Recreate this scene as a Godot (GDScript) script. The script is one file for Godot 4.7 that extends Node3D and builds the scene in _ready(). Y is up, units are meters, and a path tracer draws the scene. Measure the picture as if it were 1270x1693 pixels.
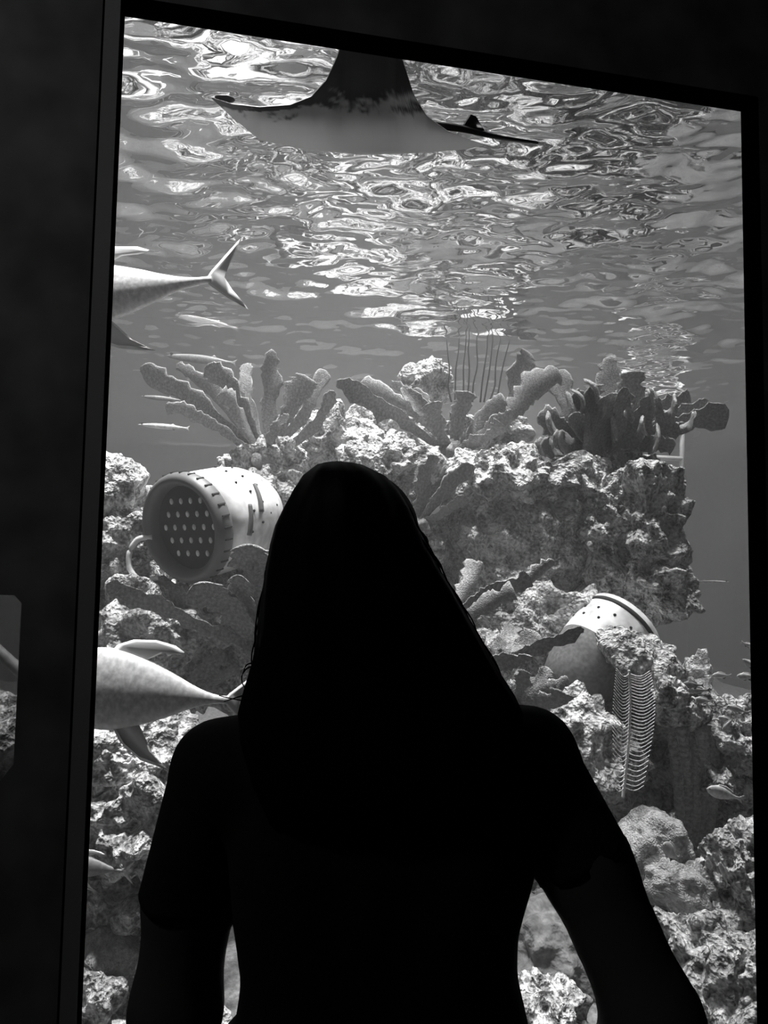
extends Node3D
# A dark viewing corridor in front of a big reef tank: a woman seen from behind at the window.

const F := 1223.0                      # focal length in pixels of the 1270 x 1693 frame
const EYE := Vector3(0, 1.55, 0)
const SURF := 2.93                     # height of the tank's water surface
const GLASS := -1.556                  # front face of the acrylic
var cam: Basis
var used := {}
var M := {}
var nz := FastNoiseLite.new()
var nf := FastNoiseLite.new()
var nc := FastNoiseLite.new()
var nr := FastNoiseLite.new()
var balls := {}
var rng := RandomNumberGenerator.new()

func P(x: float, y: float, d: float) -> Vector3:      # the point at depth d metres on the sight line of a pixel
	return EYE + cam * Vector3((x - 635.0) / F * d, -(y - 846.5) / F * d, -d)

func S(px: float, d: float) -> float:                 # metres that px pixels span at depth d
	return px / F * d

func numbered(called: String) -> String:
	used[called] = used.get(called, -1) + 1
	return called if used[called] == 0 else "%s_%03d" % [called, used[called]]

func tag(o: Node, label: String, category: String, group := "", kind := "") -> Node:
	o.set_meta("label", label)
	if category: o.set_meta("category", category)
	if group: o.set_meta("group", group)
	if kind: o.set_meta("kind", kind)
	return o

func thing(called: String, label: String, category: String, at: Vector3, group := "") -> Node3D:
	var o := Node3D.new()
	o.name = numbered(called)
	add_child(o)
	o.position = at
	tag(o, label, category, group)
	return o

func obj(called: String, mesh: Mesh, m: Material, parent: Node = null, at := Vector3.ZERO) -> MeshInstance3D:
	var o := MeshInstance3D.new()
	o.mesh = mesh
	o.material_override = m
	o.name = numbered(called) if parent == null else called
	(self if parent == null else parent).add_child(o, true)
	o.position = at
	return o

func struct(o: Node) -> Node:
	o.set_meta("kind", "structure")
	return o

func box(called: String, lo: Vector3, hi: Vector3, m: Material, parent: Node = null) -> MeshInstance3D:
	var b := BoxMesh.new()
	b.size = hi - lo
	return obj(called, b, m, parent, (lo + hi) / 2)

# ---- textures and materials ----
func noise_image(n: FastNoiseLite, size: int, f: Callable) -> Image:
	var a := n.get_seamless_image(size, size)
	a.convert(Image.FORMAT_L8)
	var d := a.get_data()
	for i in d.size():
		d[i] = clampi(int(255.0 * f.call(d[i] / 255.0, i)), 0, 255)
	return Image.create_from_data(size, size, false, Image.FORMAT_L8, d)

func tex(im: Image) -> ImageTexture:
	im.convert(Image.FORMAT_RGB8)
	return ImageTexture.create_from_image(im)

func fbm(freq: float, oct: int, sd: int, type := FastNoiseLite.TYPE_SIMPLEX_SMOOTH) -> FastNoiseLite:
	var n := FastNoiseLite.new()
	n.noise_type = type
	n.frequency = freq
	n.seed = sd
	n.fractal_type = FastNoiseLite.FRACTAL_FBM if oct > 1 else FastNoiseLite.FRACTAL_NONE
	n.fractal_octaves = oct
	return n

func plain(g: float, rough := 0.8, metal := 0.0) -> StandardMaterial3D:
	var m := StandardMaterial3D.new()
	m.albedo_color = Color(g, g, g)
	m.roughness = rough
	m.metallic = metal
	m.cull_mode = BaseMaterial3D.CULL_DISABLED
	return m

func textured(g: float, rough: float, t: Texture2D, scale: float, h: Texture2D = null, cm := 0.0, world := false) -> StandardMaterial3D:
	var m := plain(g, rough)
	m.albedo_texture = t
	m.uv1_triplanar = true
	m.uv1_world_triplanar = world
	m.uv1_scale = Vector3.ONE * scale
	if h:
		m.heightmap_enabled = true
		m.heightmap_texture = h
		m.heightmap_scale = cm
	return m

func materials() -> void:
	var blotch := fbm(0.012, 4, 11)
	var grain := fbm(0.06, 4, 5)
	var gi := grain.get_seamless_image(512, 512)
	gi.convert(Image.FORMAT_L8)
	var gd := gi.get_data()
	var stone := tex(noise_image(blotch, 512, func(v, i): return clampf(0.7 + (v - 0.5) * 1.1 + (gd[i] / 255.0 - 0.5) * 1.0, 0.16, 0.98)))
	var pits := tex(noise_image(fbm(0.035, 3, 21, FastNoiseLite.TYPE_CELLULAR), 512, func(v, i): return clampf(v * 1.1 + (gd[i] / 255.0 - 0.5) * 0.8, 0.0, 1.0)))
	var fine := tex(noise_image(fbm(0.03, 3, 31), 512, func(v, _i): return 0.82 + (v - 0.5) * 0.5))
	var bumps := tex(noise_image(fbm(0.09, 2, 41, FastNoiseLite.TYPE_CELLULAR), 512, func(v, _i): return v))
	var flank := tex(noise_image(fbm(0.02, 3, 51), 256, func(v, _i): return 0.86 + (v - 0.5) * 0.35))
	M.rock = textured(0.9, 0.9, stone, 1.6, pits, 2.6)
	M.smooth_rock = textured(0.72, 0.85, fine, 3.0, bumps, 0.8)
	M.sand = textured(0.55, 0.95, fine, 1.5, bumps, 0.6)
	M.coral = textured(0.62, 0.85, fine, 4.0, bumps, 0.5)
	M.shade_grey = textured(0.4, 0.8, fine, 3.0)  # dark grey standing in for shade on the white dome's underside
	M.whip = plain(0.2, 0.9)
	M.fan = plain(0.85, 0.9)
	M.fish = textured(0.8, 0.45, flank, 5.0)
	M.fish_pale = textured(0.92, 0.5, flank, 9.0)
	M.fish_grey = textured(0.55, 0.5, flank, 9.0)
	M.fin = plain(0.8, 0.6)
	M.eye = plain(0.03, 0.15)
	M.white_paint = textured(0.97, 0.35, flank, 3.0)
	M.black_rubber = plain(0.36, 0.5)
	M.hole = plain(0.06, 0.8)
	M.lit_hole_spot = plain(0.93, 0.5)
	M.wall = textured(0.5, 0.7, flank, 1.2)
	M.trim = plain(0.62, 0.35, 0.1)
	M.gasket = plain(0.01, 1.0)
	M.gasket.metallic_specular = 0.0
	M.floor = textured(0.4, 0.8, fine, 1.0)
	M.liner = textured(0.2, 0.95, fine, 0.7)
	M.lamp_case = plain(0.2, 0.6)
	M.slot = plain(0.32, 0.7)
	M.steel = plain(0.85, 0.35, 0.2)
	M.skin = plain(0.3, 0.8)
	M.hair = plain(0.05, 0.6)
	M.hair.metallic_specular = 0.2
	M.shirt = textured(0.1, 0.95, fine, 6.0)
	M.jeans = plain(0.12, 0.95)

# ---- mesh builders ----
func commit(v: PackedVector3Array, idx: PackedInt32Array, c := PackedColorArray()) -> ArrayMesh:
	var st := SurfaceTool.new()
	st.begin(Mesh.PRIMITIVE_TRIANGLES)
	st.set_smooth_group(0)
	var has := c.size() == v.size()
	for i in v.size():
		if has: st.set_color(c[i])
		st.add_vertex(v[i])
	for i in idx: st.add_index(i)
	st.generate_normals()
	return st.commit()

func loft(rows: Array, closed := true, cap := true, c := PackedColorArray()) -> ArrayMesh:   # rows of points, all of one length
	var v := PackedVector3Array()
	var idx := PackedInt32Array()
	var n: int = rows[0].size()
	for r in rows: v.append_array(r)
	for i in rows.size() - 1:
		for j in (n if closed else n - 1):
			var a := i * n + j
			var b := i * n + (j + 1) % n
			idx.append_array([a, b, a + n, b, b + n, a + n])
	if cap and closed:
		for e in [0, rows.size() - 1]:
			var mid := Vector3.ZERO
			for p in rows[e]: mid += p
			v.append(mid / n)
			if c.size(): c.append(c[e * n])
			for j in n:
				var a: int = e * n + j
				var b: int = e * n + (j + 1) % n
				idx.append_array([v.size() - 1, b, a] if e == 0 else [v.size() - 1, a, b])
	return commit(v, idx, c)

func smooth_line(pts: Array, n: int) -> PackedVector3Array:      # Catmull-Rom through the points
	var out := PackedVector3Array()
	var k := pts.size() - 1
	for i in n + 1:
		var t := float(i) / n * k
		var s := mini(int(t), k - 1)
		var u := t - s
		out.append((pts[s] as Vector3).cubic_interpolate(pts[s + 1], pts[maxi(s - 1, 0)], pts[mini(s + 2, k)], u))
	return out

func tube(pts: PackedVector3Array, r0: float, r1: float, sides := 7) -> ArrayMesh:
	var rows := []
	for i in pts.size():
		var t := (pts[mini(i + 1, pts.size() - 1)] - pts[maxi(i - 1, 0)]).normalized()
		var a := t.cross(Vector3.UP if absf(t.y) < 0.9 else Vector3.RIGHT).normalized()
		var b := a.cross(t)
		var r := lerpf(r0, r1, float(i) / (pts.size() - 1))
		var row := PackedVector3Array()
		for j in sides:
			var w := TAU * j / sides
			row.append(pts[i] + (a * cos(w) + b * sin(w)) * r)
		rows.append(row)
	return loft(rows)

func lathe(profile: Array, sides := 40, cap := true) -> ArrayMesh:      # [radius, along z] pairs
	var rows := []
	for p in profile:
		var row := PackedVector3Array()
		for j in sides:
			var w := TAU * j / sides
			row.append(Vector3(cos(w) * p[0], sin(w) * p[0], p[1]))
		rows.append(row)
	return loft(rows, true, cap)

func plate(poly: PackedVector2Array, thick: float) -> ArrayMesh:     # a fin: an outline with thickness that thins at its rim
	var v := PackedVector3Array()
	var idx := PackedInt32Array()
	var n := poly.size()
	var mid := Vector2.ZERO
	for p in poly: mid += p / n
	for p in poly: v.append(Vector3(p.x, p.y, 0))
	for s in [1, -1]:
		for p in poly:
			var q := p.lerp(mid, 0.2)
			v.append(Vector3(q.x, q.y, s * thick / 2))
	var tri := Geometry2D.triangulate_polygon(poly)
	for s in 2:
		var o := n * (s + 1)
		for i in range(0, tri.size(), 3):
			idx.append_array([o + tri[i], o + tri[i + 1], o + tri[i + 2]] if s == 0 else [o + tri[i], o + tri[i + 2], o + tri[i + 1]])
		for j in n:
			var k := (j + 1) % n
			idx.append_array([j, k, o + j, k, o + k, o + j] if s == 0 else [j, o + j, k, k, o + j, o + k])
	return commit(v, idx)

func ball(n: int) -> Array:            # directions and triangles of a sphere made from a cube
	if balls.has(n): return balls[n]
	var v := PackedVector3Array()
	var idx := PackedInt32Array()
	for face in 6:
		var ax := face / 2
		var sg := 1.0 if face % 2 == 0 else -1.0
		var first := v.size()
		for i in n + 1:
			for j in n + 1:
				var a := tan((float(i) / n - 0.5) * PI / 2)
				var b := tan((float(j) / n - 0.5) * PI / 2)
				var p := Vector3(sg, a, b * sg) if ax == 0 else Vector3(b * sg, sg, a) if ax == 1 else Vector3(a, b * sg, sg)
				v.append(p.normalized())
		for i in n:
			for j in n:
				var q := first + i * (n + 1) + j
				idx.append_array([q, q + n + 1, q + 1, q + 1, q + n + 1, q + n + 2])
	balls[n] = [v, idx]
	return balls[n]

func rock_mesh(r: Vector3, sd: float, n: int, amp: float, boxy: float, rough: float) -> ArrayMesh:
	var b := ball(n)
	var v := PackedVector3Array()
	var size := (r.x + r.y + r.z) / 3
	var off := Vector3(sd * 13.7, sd * 7.3, sd * 3.1)
	for d: Vector3 in b[0]:
		var q := d
		if boxy > 0:
			var e := 1.0 / maxf(absf(d.x), maxf(absf(d.y), absf(d.z)))
			q = d * lerpf(1.0, e, boxy)
		var p := q * r
		var k := p / size + off
		var w := p + off
		var h := amp * (nz.get_noise_3dv(k * 0.9) + 0.55 * nz.get_noise_3dv(k * 2.3)) * size
		h += rough * (0.05 * nr.get_noise_3dv(w * 5.0) + 0.022 * nf.get_noise_3dv(w * 17.0) - 0.03 * maxf(0.0, nc.get_noise_3dv(w * 8.0) + 0.55))
		v.append(p + d * h)
	return commit(v, b[1])

func rock(label: String, x: float, y: float, d: float, rx: float, ry: float, m: Material, o := {}) -> MeshInstance3D:
	var called: String = o.get("name", "rock")
	var r := Vector3(S(rx, d), S(ry, d), S(o.get("rz", (rx + ry) / 2), d))
	var n: int = o.get("n", clampi(int(size_px(rx, ry) / 2.2), 12, 56))
	var e := obj(called, rock_mesh(r, o.get("seed", x * 0.37 + y * 0.11), n, o.get("amp", 0.3), o.get("boxy", 0.15), o.get("rough", 1.0)), m, null, P(x, y, d))
	e.rotation = Vector3(0, o.get("turn", 0.0), o.get("tilt", 0.0))
	tag(e, label, o.get("cat", "rock"), o.get("group", ""))
	return e

func size_px(a: float, b: float) -> float:
	return maxf(a, b)

func _ready() -> void:
	# ---- camera, air, lamps ----
	cam = Basis.from_euler(Vector3(deg_to_rad(3.997), deg_to_rad(-11.393), deg_to_rad(0.949)))
	var c := Camera3D.new()
	c.name = "camera"
	c.fov = rad_to_deg(2 * atan(846.5 / F))
	c.near = 0.02
	c.far = 60
	add_child(c)
	c.transform = Transform3D(cam, EYE)
	var env := Environment.new()
	env.background_mode = Environment.BG_COLOR
	env.background_color = Color.BLACK
	env.tonemap_mode = Environment.TONE_MAPPER_LINEAR
	env.tonemap_exposure = 1.0
	env.sdfgi_enabled = true
	env.ssao_enabled = true
	env.ssil_enabled = true
	env.volumetric_fog_enabled = true
	env.volumetric_fog_density = 0.0
	var we := WorldEnvironment.new()
	we.name = "surroundings"
	we.environment = env
	add_child(we)
	rng.seed = 7
	nz = fbm(1.0, 2, 3)
	nf = fbm(1.0, 3, 4)
	nr = fbm(1.0, 2, 8)
	nr.fractal_type = FastNoiseLite.FRACTAL_RIDGED
	nc = fbm(1.0, 1, 6, FastNoiseLite.TYPE_CELLULAR)
	materials()
	tank_lamps()
	corridor_fill_lamp()
	structure()
	water()
	reef_rocks()
	corals()
	ornaments()
	fishes()
	ray_fish()
	person()

func tank_lamps() -> void:
	# six lamps hung over the tank; out of the picture, they light the reef from above
	var glow := plain(1.0)
	glow.emission_enabled = true
	glow.emission = Color.WHITE
	glow.emission_energy_multiplier = 6.0
	# x, z, share of the power, tilt, half-angle
	var lamps := [[-0.5, -2.0, 1.9, -79.0, 17.0, "nearest the window at the left"], [0.9, -3.8, 1.15, -78.0, 29.0, "over the middle of the reef"], [2.6, -3.1, 0.75, -79.0, 28.0, "over the right of the reef"],
		[-1.6, -5.0, 0.55, -80.0, 29.0, "over the far left water"], [0.8, -5.9, 1.0, -82.0, 29.0, "over the far middle water"], [3.2, -5.9, 1.6, -82.0, 29.0, "over the far right water"]]
	for i in 6:
		var at := Vector3(lamps[i][0], 8.2, lamps[i][1])
		var t := thing("tank_lamp", "square lamp hung " + lamps[i][5], "lamp", at, "lamps above the tank")
		box("housing", Vector3(-0.35, 0.0, -0.35), Vector3(0.35, 0.18, 0.35), M.lamp_case, t)
		box("lamp_panel", Vector3(-0.27, -0.01, -0.27), Vector3(0.27, 0.0, 0.27), glow, t)
		box("stem", Vector3(-0.02, 0.18, -0.02), Vector3(0.02, 0.8, 0.02), M.lamp_case, t)
		var l := SpotLight3D.new()
		l.name = "lamp_light"
		l.light_energy = LAMP * lamps[i][2]
		l.light_size = 0.25
		l.spot_angle = lamps[i][4]
		l.spot_angle_attenuation = 0.12
		l.spot_range = 30.0
		l.spot_attenuation = 2.0
		l.shadow_enabled = true
		l.rotation.x = deg_to_rad(lamps[i][3])
		l.position.y = -0.03
		t.add_child(l)

const LAMP := 740.0

func corridor_fill_lamp() -> void:
	# added fill lamp, out of view on the corridor ceiling: it greys the dark wall a little
	var glow := plain(0.9)
	glow.emission_enabled = true
	glow.emission = Color.WHITE
	glow.emission_energy_multiplier = 0.6
	var t := thing("added_fill_lamp", "added dim fill lamp out of view on the corridor ceiling", "lamp", Vector3(-1.5, 3.2, -0.35))
	obj("lamp_rim", lathe([[0.11, -0.03], [0.13, -0.03], [0.13, 0.0], [0.11, 0.0]], 32, false), M.lamp_case, t).rotation.x = -PI / 2
	var disc := CylinderMesh.new()
	disc.top_radius = 0.11
	disc.bottom_radius = 0.11
	disc.height = 0.015
	obj("lamp_lens", disc, glow, t, Vector3(0, -0.012, 0))
	var l := OmniLight3D.new()
	l.name = "dim_light"
	l.light_energy = 0.2
	l.light_size = 0.1
	l.omni_range = 12.0
	l.omni_attenuation = 2.0
	l.shadow_enabled = true
	l.position.y = -0.14
	t.add_child(l)

func structure() -> void:
	# the window wall with its two openings, cut right through
	var w := CSGBox3D.new()
	w.name = "wall_window"
	w.size = Vector3(5.5, 3.2, 0.054)
	w.position = Vector3(0.25, 1.6, -1.527)
	w.material = M.wall
	var hole := CSGBox3D.new()
	hole.name = "opening"
	hole.operation = CSGShape3D.OPERATION_SUBTRACTION
	hole.size = Vector3(1.46, 2.285, 0.4)
	hole.position = Vector3(-0.259 + 0.73, 0.4 + 1.1425, -1.55) - w.position
	w.add_child(hole)
	var port := CSGPolygon3D.new()
	port.name = "port_opening"
	port.operation = CSGShape3D.OPERATION_SUBTRACTION
	port.polygon = octagon(1.0)
	port.depth = 0.4
	port.position = Vector3(0, 0, -1.35) - w.position
	w.add_child(port)
	add_child(w)
	struct(w)
	tag(w, "dark wall round the tall tank window", "")
	var pane := pane_material(0.04)
	struct(tag(box("window_1", Vector3(-0.3, 0.36, GLASS - 0.008), Vector3(1.24, 2.72, GLASS), pane), "tall clear acrylic window onto the tank", ""))
	var pp := CSGPolygon3D.new()
	pp.name = "window_2"
	pp.polygon = octagon(1.03)
	pp.depth = 0.008
	pp.position = Vector3(0, 0, GLASS)
	pp.material = pane_material(0.5)
	add_child(pp)
	struct(tag(pp, "dim tinted eight-sided window beside the tall one", ""))
	# trim bar and black seal on the left jamb, seals on the other three
	var bar := box("trim_1", Vector3(-0.287, 0.36, -1.506), Vector3(-0.2575, 2.69, -1.498), M.trim)
	struct(tag(bar, "slim metal trim bar along the window's left edge", ""))
	struct(tag(box("trim_2", Vector3(-0.2915, 0.36, -1.503), Vector3(-0.2875, 2.69, -1.4995), M.gasket), "thin dark joint beside the metal trim bar", ""))
	struct(tag(box("trim_3", Vector3(-0.26, 0.4, -1.5545), Vector3(-0.2575, 2.685, -1.4985), M.gasket), "black rubber seal down the left jamb", ""))
	struct(tag(box("trim_4", Vector3(1.1995, 0.4, -1.5545), Vector3(1.203, 2.685, -1.4985), M.gasket), "black rubber seal down the right jamb", ""))
	struct(tag(box("trim_5", Vector3(-0.259, 2.6835, -1.5545), Vector3(1.201, 2.687, -1.4985), M.gasket), "black rubber seal under the lintel", ""))
	var rows := [["floor", Vector3(-2.5, -0.1, -1.6), Vector3(3, 0, 2.6), M.floor, "dark corridor floor"],
		["ceiling", Vector3(-2.5, 3.2, -1.6), Vector3(3, 3.3, 2.6), M.floor, "dark corridor ceiling"],
		["wall_left", Vector3(-2.6, 0, -1.5), Vector3(-2.5, 3.2, 2.6), M.floor, "dark corridor side wall on the left"],
		["wall_right", Vector3(3, 0, -1.5), Vector3(3.1, 3.2, 2.6), M.floor, "dark corridor side wall on the right"],
		["wall_behind", Vector3(-2.5, 0, 2.5), Vector3(3, 3.2, 2.6), M.floor, "dark corridor wall behind the viewer"],
		["wall_tank_front_left", Vector3(-5, -0.1, -1.56), Vector3(-2.5, 9.2, -1.5), M.liner, "tank wall left of the window wall"],
		["wall_tank_front_right", Vector3(3, -0.1, -1.56), Vector3(6, 9.2, -1.5), M.liner, "tank wall right of the window wall"],
		["wall_tank_front_upper", Vector3(-2.5, 3.3, -1.6), Vector3(3, 9.2, -1.5), M.liner, "wall of the lamp hall above the window"],
		["wall_tank_left", Vector3(-5.1, -0.1, -9), Vector3(-5, 9.2, -1.5), M.liner, "grey tank side wall on the left"],
		["wall_tank_right", Vector3(6, -0.1, -9), Vector3(6.1, 9.2, -1.5), M.liner, "grey tank side wall on the right"],
		["wall_tank_back", Vector3(-5, -0.1, -9.1), Vector3(6, 9.2, -9), M.liner, "grey tank back wall far off in the haze"],
		["ceiling_tank", Vector3(-5, 9.2, -9), Vector3(6, 9.3, -1.5), M.liner, "ceiling of the lamp hall above the tank"]]
	for r in rows:
		struct(tag(box(r[0], r[1], r[2], r[3]), r[4], ""))
	# the tank's bed of sand
	var v := []
	for i in 91:
		var row := PackedVector3Array()
		for j in 121:
			var x := lerpf(-5, 6, j / 120.0)
			var z := lerpf(-1.57, -9, i / 90.0)
			row.append(Vector3(x, 0.15 + 0.09 * nz.get_noise_2d(x * 1.2, z * 1.2) + 0.02 * nf.get_noise_2d(x * 6, z * 6), z))
		v.append(row)
	struct(tag(obj("floor_tank", loft(v, false), M.sand), "pale sandy bed of the tank", ""))

func octagon(k: float) -> PackedVector2Array:
	var mid := Vector2(-0.70, 1.21)
	var out := PackedVector2Array()
	for p in [Vector2(0.313, 0.255), Vector2(0.30, 0.27), Vector2(-0.30, 0.27), Vector2(-0.313, 0.255), Vector2(-0.313, -0.04), Vector2(-0.2, -0.2), Vector2(0.2, -0.2), Vector2(0.313, -0.04)]:
		out.append(mid + p * k)
	return out

func pane_material(alpha: float) -> StandardMaterial3D:
	var m := StandardMaterial3D.new()
	m.transparency = BaseMaterial3D.TRANSPARENCY_ALPHA
	m.albedo_color = Color(0.02, 0.02, 0.02, alpha)
	m.roughness = 0.0
	m.metallic_specular = 0.3
	return m

func water() -> void:
	# the rippled surface seen from beneath: mostly a mirror, as water is at grazing angles; part of the lamps' light comes through it
	var nx := 440
	var nzz := 330
	var rip := fbm(1.0, 2, 77)
	var v := []
	for i in nzz + 1:
		var row := PackedVector3Array()
		var z := lerpf(-1.575, -8.99, pow(i / float(nzz), 1.25))
		for j in nx + 1:
			var x := lerpf(-5.0, 6.0, j / float(nx))
			var h := 0.024 * rip.get_noise_2d(x * 1.9, z * 2.6) + 0.008 * rip.get_noise_2d(x * 5.0 + 40, z * 8.0) + 0.0022 * rip.get_noise_2d(x * 13.0 + 90, z * 17.0)
			row.append(Vector3(x, SURF + h, z))
		v.append(row)
	var m := StandardMaterial3D.new()
	var im := Image.create(4, 4, false, Image.FORMAT_RGBA8)
	im.fill(Color.WHITE)
	m.albedo_texture = ImageTexture.create_from_image(im)
	m.albedo_color = Color(0.96, 0.96, 0.96, 0.86)
	m.transparency = BaseMaterial3D.TRANSPARENCY_ALPHA
	m.metallic = 1.0
	m.roughness = 0.0
	m.cull_mode = BaseMaterial3D.CULL_DISABLED
	tag(obj("water_surface", loft(v, false), m), "rippled underside of the water surface mirroring the reef below", "water", "", "stuff")
	var fog := FogVolume.new()
	fog.name = "tank_water"
	fog.shape = RenderingServer.FOG_VOLUME_SHAPE_BOX
	fog.size = Vector3(10.98, 2.92, 7.38)
	fog.position = Vector3(0.5, 1.5, -1.57 - 3.69)
	var fm := FogMaterial.new()
	fm.density = 0.15
	fm.albedo = Color(0.48, 0.48, 0.48)
	fog.material = fm
	add_child(fog)
	tag(fog, "hazy grey water filling the tank", "water", "", "stuff")

func reef_rocks() -> void:
	# upper right: the big ledge and the pillars
	rock("big blocky boulder under the sunlit ledge", 850, 910, 3.8, 112, 115, M.rock, {"boxy": 0.5, "amp": 0.2, "rz": 110, "n": 60, "rough": 0.5})
	rock("sunlit crusty ledge on top of the big boulder", 848, 795, 3.7, 110, 40, M.rock, {"boxy": 0.3, "amp": 0.3, "rz": 95, "n": 64})
	rock("tall narrow rock pillar between the boulder and outer pillar", 985, 895, 3.62, 36, 125, M.rock, {"boxy": 0.4, "amp": 0.25, "rz": 60})
	rock("outermost tall rock pillar against the open water", 1068, 900, 3.5, 40, 130, M.rock, {"boxy": 0.6, "amp": 0.2, "rz": 60, "n": 60})
	rock("knobbly rock lump low on the outermost pillar", 1098, 975, 3.38, 42, 40, M.rock, {"amp": 0.4})
	rock("dark rock under the lumpy coral on the pillars", 1010, 790, 4.0, 75, 35, M.rock, {"amp": 0.4})
	rock("small upright pale stone left of the pillars", 990, 815, 3.6, 18, 26, M.rock, {})
	# behind the head
	rock("arched rock with a hollow behind the woman's head", 545, 735, 4.35, 75, 45, M.rock, {"amp": 0.5})
	rock("low pale rock behind the arched rock", 640, 725, 4.6, 75, 40, M.rock, {"amp": 0.4})
	rock("round pale boulder standing behind the middle elkhorn coral", 703, 634, 4.7, 37, 34, M.rock, {"amp": 0.18, "name": "boulder"})
	rock("bright rough rock just above the woman's head", 645, 785, 3.7, 85, 45, M.rock, {"amp": 0.35})
	rock("dark rock beneath the upper elkhorn coral", 440, 790, 4.1, 75, 50, M.rock, {"amp": 0.4})
	rock("pale knob of rock beside the upper elkhorn coral", 478, 745, 4.0, 16, 17, M.rock, {"n": 16})
	rock("pale rock far behind the middle elkhorn coral's right blades", 805, 722, 4.8, 70, 36, M.rock, {"amp": 0.35})
	rock("pale rock tucked behind the white barrel", 335, 905, 3.6, 105, 72, M.rock, {"amp": 0.35, "rz": 90})
	# left
	rock("smooth pale dome of rock at the window's left edge", 178, 800, 2.95, 54, 48, M.rock, {"amp": 0.14, "rough": 0.5})
	rock("small dark tufted rock below the pale dome", 218, 835, 3.1, 26, 24, M.rock, {"amp": 0.35})
	rock("crumbly rock left of the white barrel", 195, 905, 2.95, 60, 62, M.rock, {"amp": 0.4})
	rock("wide rough rock behind the left elkhorn blades", 270, 1060, 3.0, 175, 105, M.rock, {"amp": 0.35, "n": 80})
	rock("dark rock mass under the white barrel", 420, 1000, 3.25, 110, 110, M.rock, {"amp": 0.35})
	rock("bright knobbly rock below the large swimming fish", 225, 1245, 2.35, 88, 55, M.rock, {"amp": 0.4, "n": 60})
	rock("bright broken rock by the woman's left sleeve", 250, 1350, 2.3, 100, 75, M.rock, {"amp": 0.45, "n": 70})
	rock("dark overhang between the bright left rocks", 165, 1330, 2.5, 50, 70, M.rock, {"amp": 0.3})
	rock("shadowed rock under the bright left rocks", 210, 1480, 2.35, 100, 45, M.rock, {"amp": 0.4})
	rock("pitted rock beside the woman's hanging arm", 265, 1520, 2.25, 30, 60, M.rock, {"amp": 0.45})
	rock("smooth rounded boulder low at the left", 185, 1590, 2.2, 52, 55, M.smooth_rock, {"amp": 0.12, "rough": 0.3, "name": "boulder"})
	rock("rubble rock at the window's lower left edge", 160, 1680, 2.1, 50, 60, M.rock, {"amp": 0.4})
	rock("dark rock at the foot of the left reef", 280, 1690, 2.15, 75, 60, M.rock, {"amp": 0.3})
	# right of the woman
	rock("gravelly slope right behind the woman's shoulder", 930, 1240, 3.1, 110, 85, M.rock, {"amp": 0.3, "n": 70, "tilt": -0.5})
	rock("rough rock behind the shoulder carrying the stubby coral", 845, 1215, 2.8, 70, 42, M.rock, {"amp": 0.35})
	rock("low cave rock under the boulder", 900, 1060, 3.7, 170, 100, M.rock, {"amp": 0.3})
	rock("pale studded rock left of the feathery fan", 1000, 1262, 2.95, 32, 26, M.rock, {"amp": 0.25})
	rock("dark reef wall behind the feathery fan", 1085, 1260, 3.5, 85, 150, M.rock, {"amp": 0.25, "n": 50})
	rock("faint far rock stack out in the hazy water", 1158, 1168, 5.6, 17, 88, M.rock, {"amp": 0.35, "rz": 18, "n": 30})
	rock("bright crusty rock at the right edge of the window", 1215, 1225, 3.0, 45, 55, M.rock, {"amp": 0.45})
	rock("long shelf of rock under the small fish", 1215, 1292, 2.95, 62, 18, M.rock, {"amp": 0.3, "tilt": -0.25})
	rock("dark recess rock below the shelf", 1200, 1370, 3.1, 85, 60, M.rock, {"amp": 0.25})
	rock("smooth rounded boulder beside the woman's upper arm", 1075, 1400, 2.6, 62, 48, M.smooth_rock, {"amp": 0.15, "rough": 0.3, "tilt": 0.5, "name": "boulder"})
	rock("wide smooth boulder under the round fish", 1130, 1465, 2.5, 70, 42, M.smooth_rock, {"amp": 0.2, "rough": 0.4, "tilt": -0.3, "name": "boulder"})
	rock("bright branching rubble right of the smooth boulders", 1205, 1460, 2.45, 45, 62, M.rock, {"amp": 0.5})
	rock("grey rock at the right edge level with the sleeve", 1240, 1400, 2.6, 35, 32, M.rock, {"amp": 0.4})
	rock("bright pitted rock beside the woman's elbow", 1155, 1585, 2.3, 62, 55, M.rock, {"amp": 0.45})
	rock("dark leaning slab at the lower right", 1195, 1620, 2.2, 36, 75, M.rock, {"amp": 0.15, "boxy": 0.6, "tilt": -0.45})
	rock("mottled rock in the lower right corner", 1245, 1630, 2.15, 36, 70, M.rock, {"amp": 0.45})
	rock("rough rock along the bottom right of the window", 1180, 1710, 2.1, 90, 45, M.rock, {"amp": 0.4})
	# seen through the crook of her arm
	rock("bright rock top seen under the woman's armpit", 885, 1475, 2.75, 60, 30, M.rock, {"amp": 0.4})
	rock("smooth sandy mound seen through the crook of the arm", 930, 1580, 2.55, 110, 95, M.sand, {"amp": 0.2, "rough": 0.4, "name": "sand_mound"})
	rock("bright jagged rock by the woman's hip", 910, 1682, 2.2, 45, 48, M.rock, {"amp": 0.5})
	rock("dim round stone beside the jagged rock", 968, 1670, 2.4, 24, 22, M.rock, {"amp": 0.2})
	# behind the woman
	rock("broad reef rock hidden mostly behind the woman", 600, 1080, 3.8, 190, 220, M.rock, {"amp": 0.3, "rz": 110, "n": 50})
	rock("low reef rock mostly behind the woman's back", 600, 1420, 3.2, 240, 110, M.rock, {"amp": 0.3, "rz": 110, "n": 50})

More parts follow.
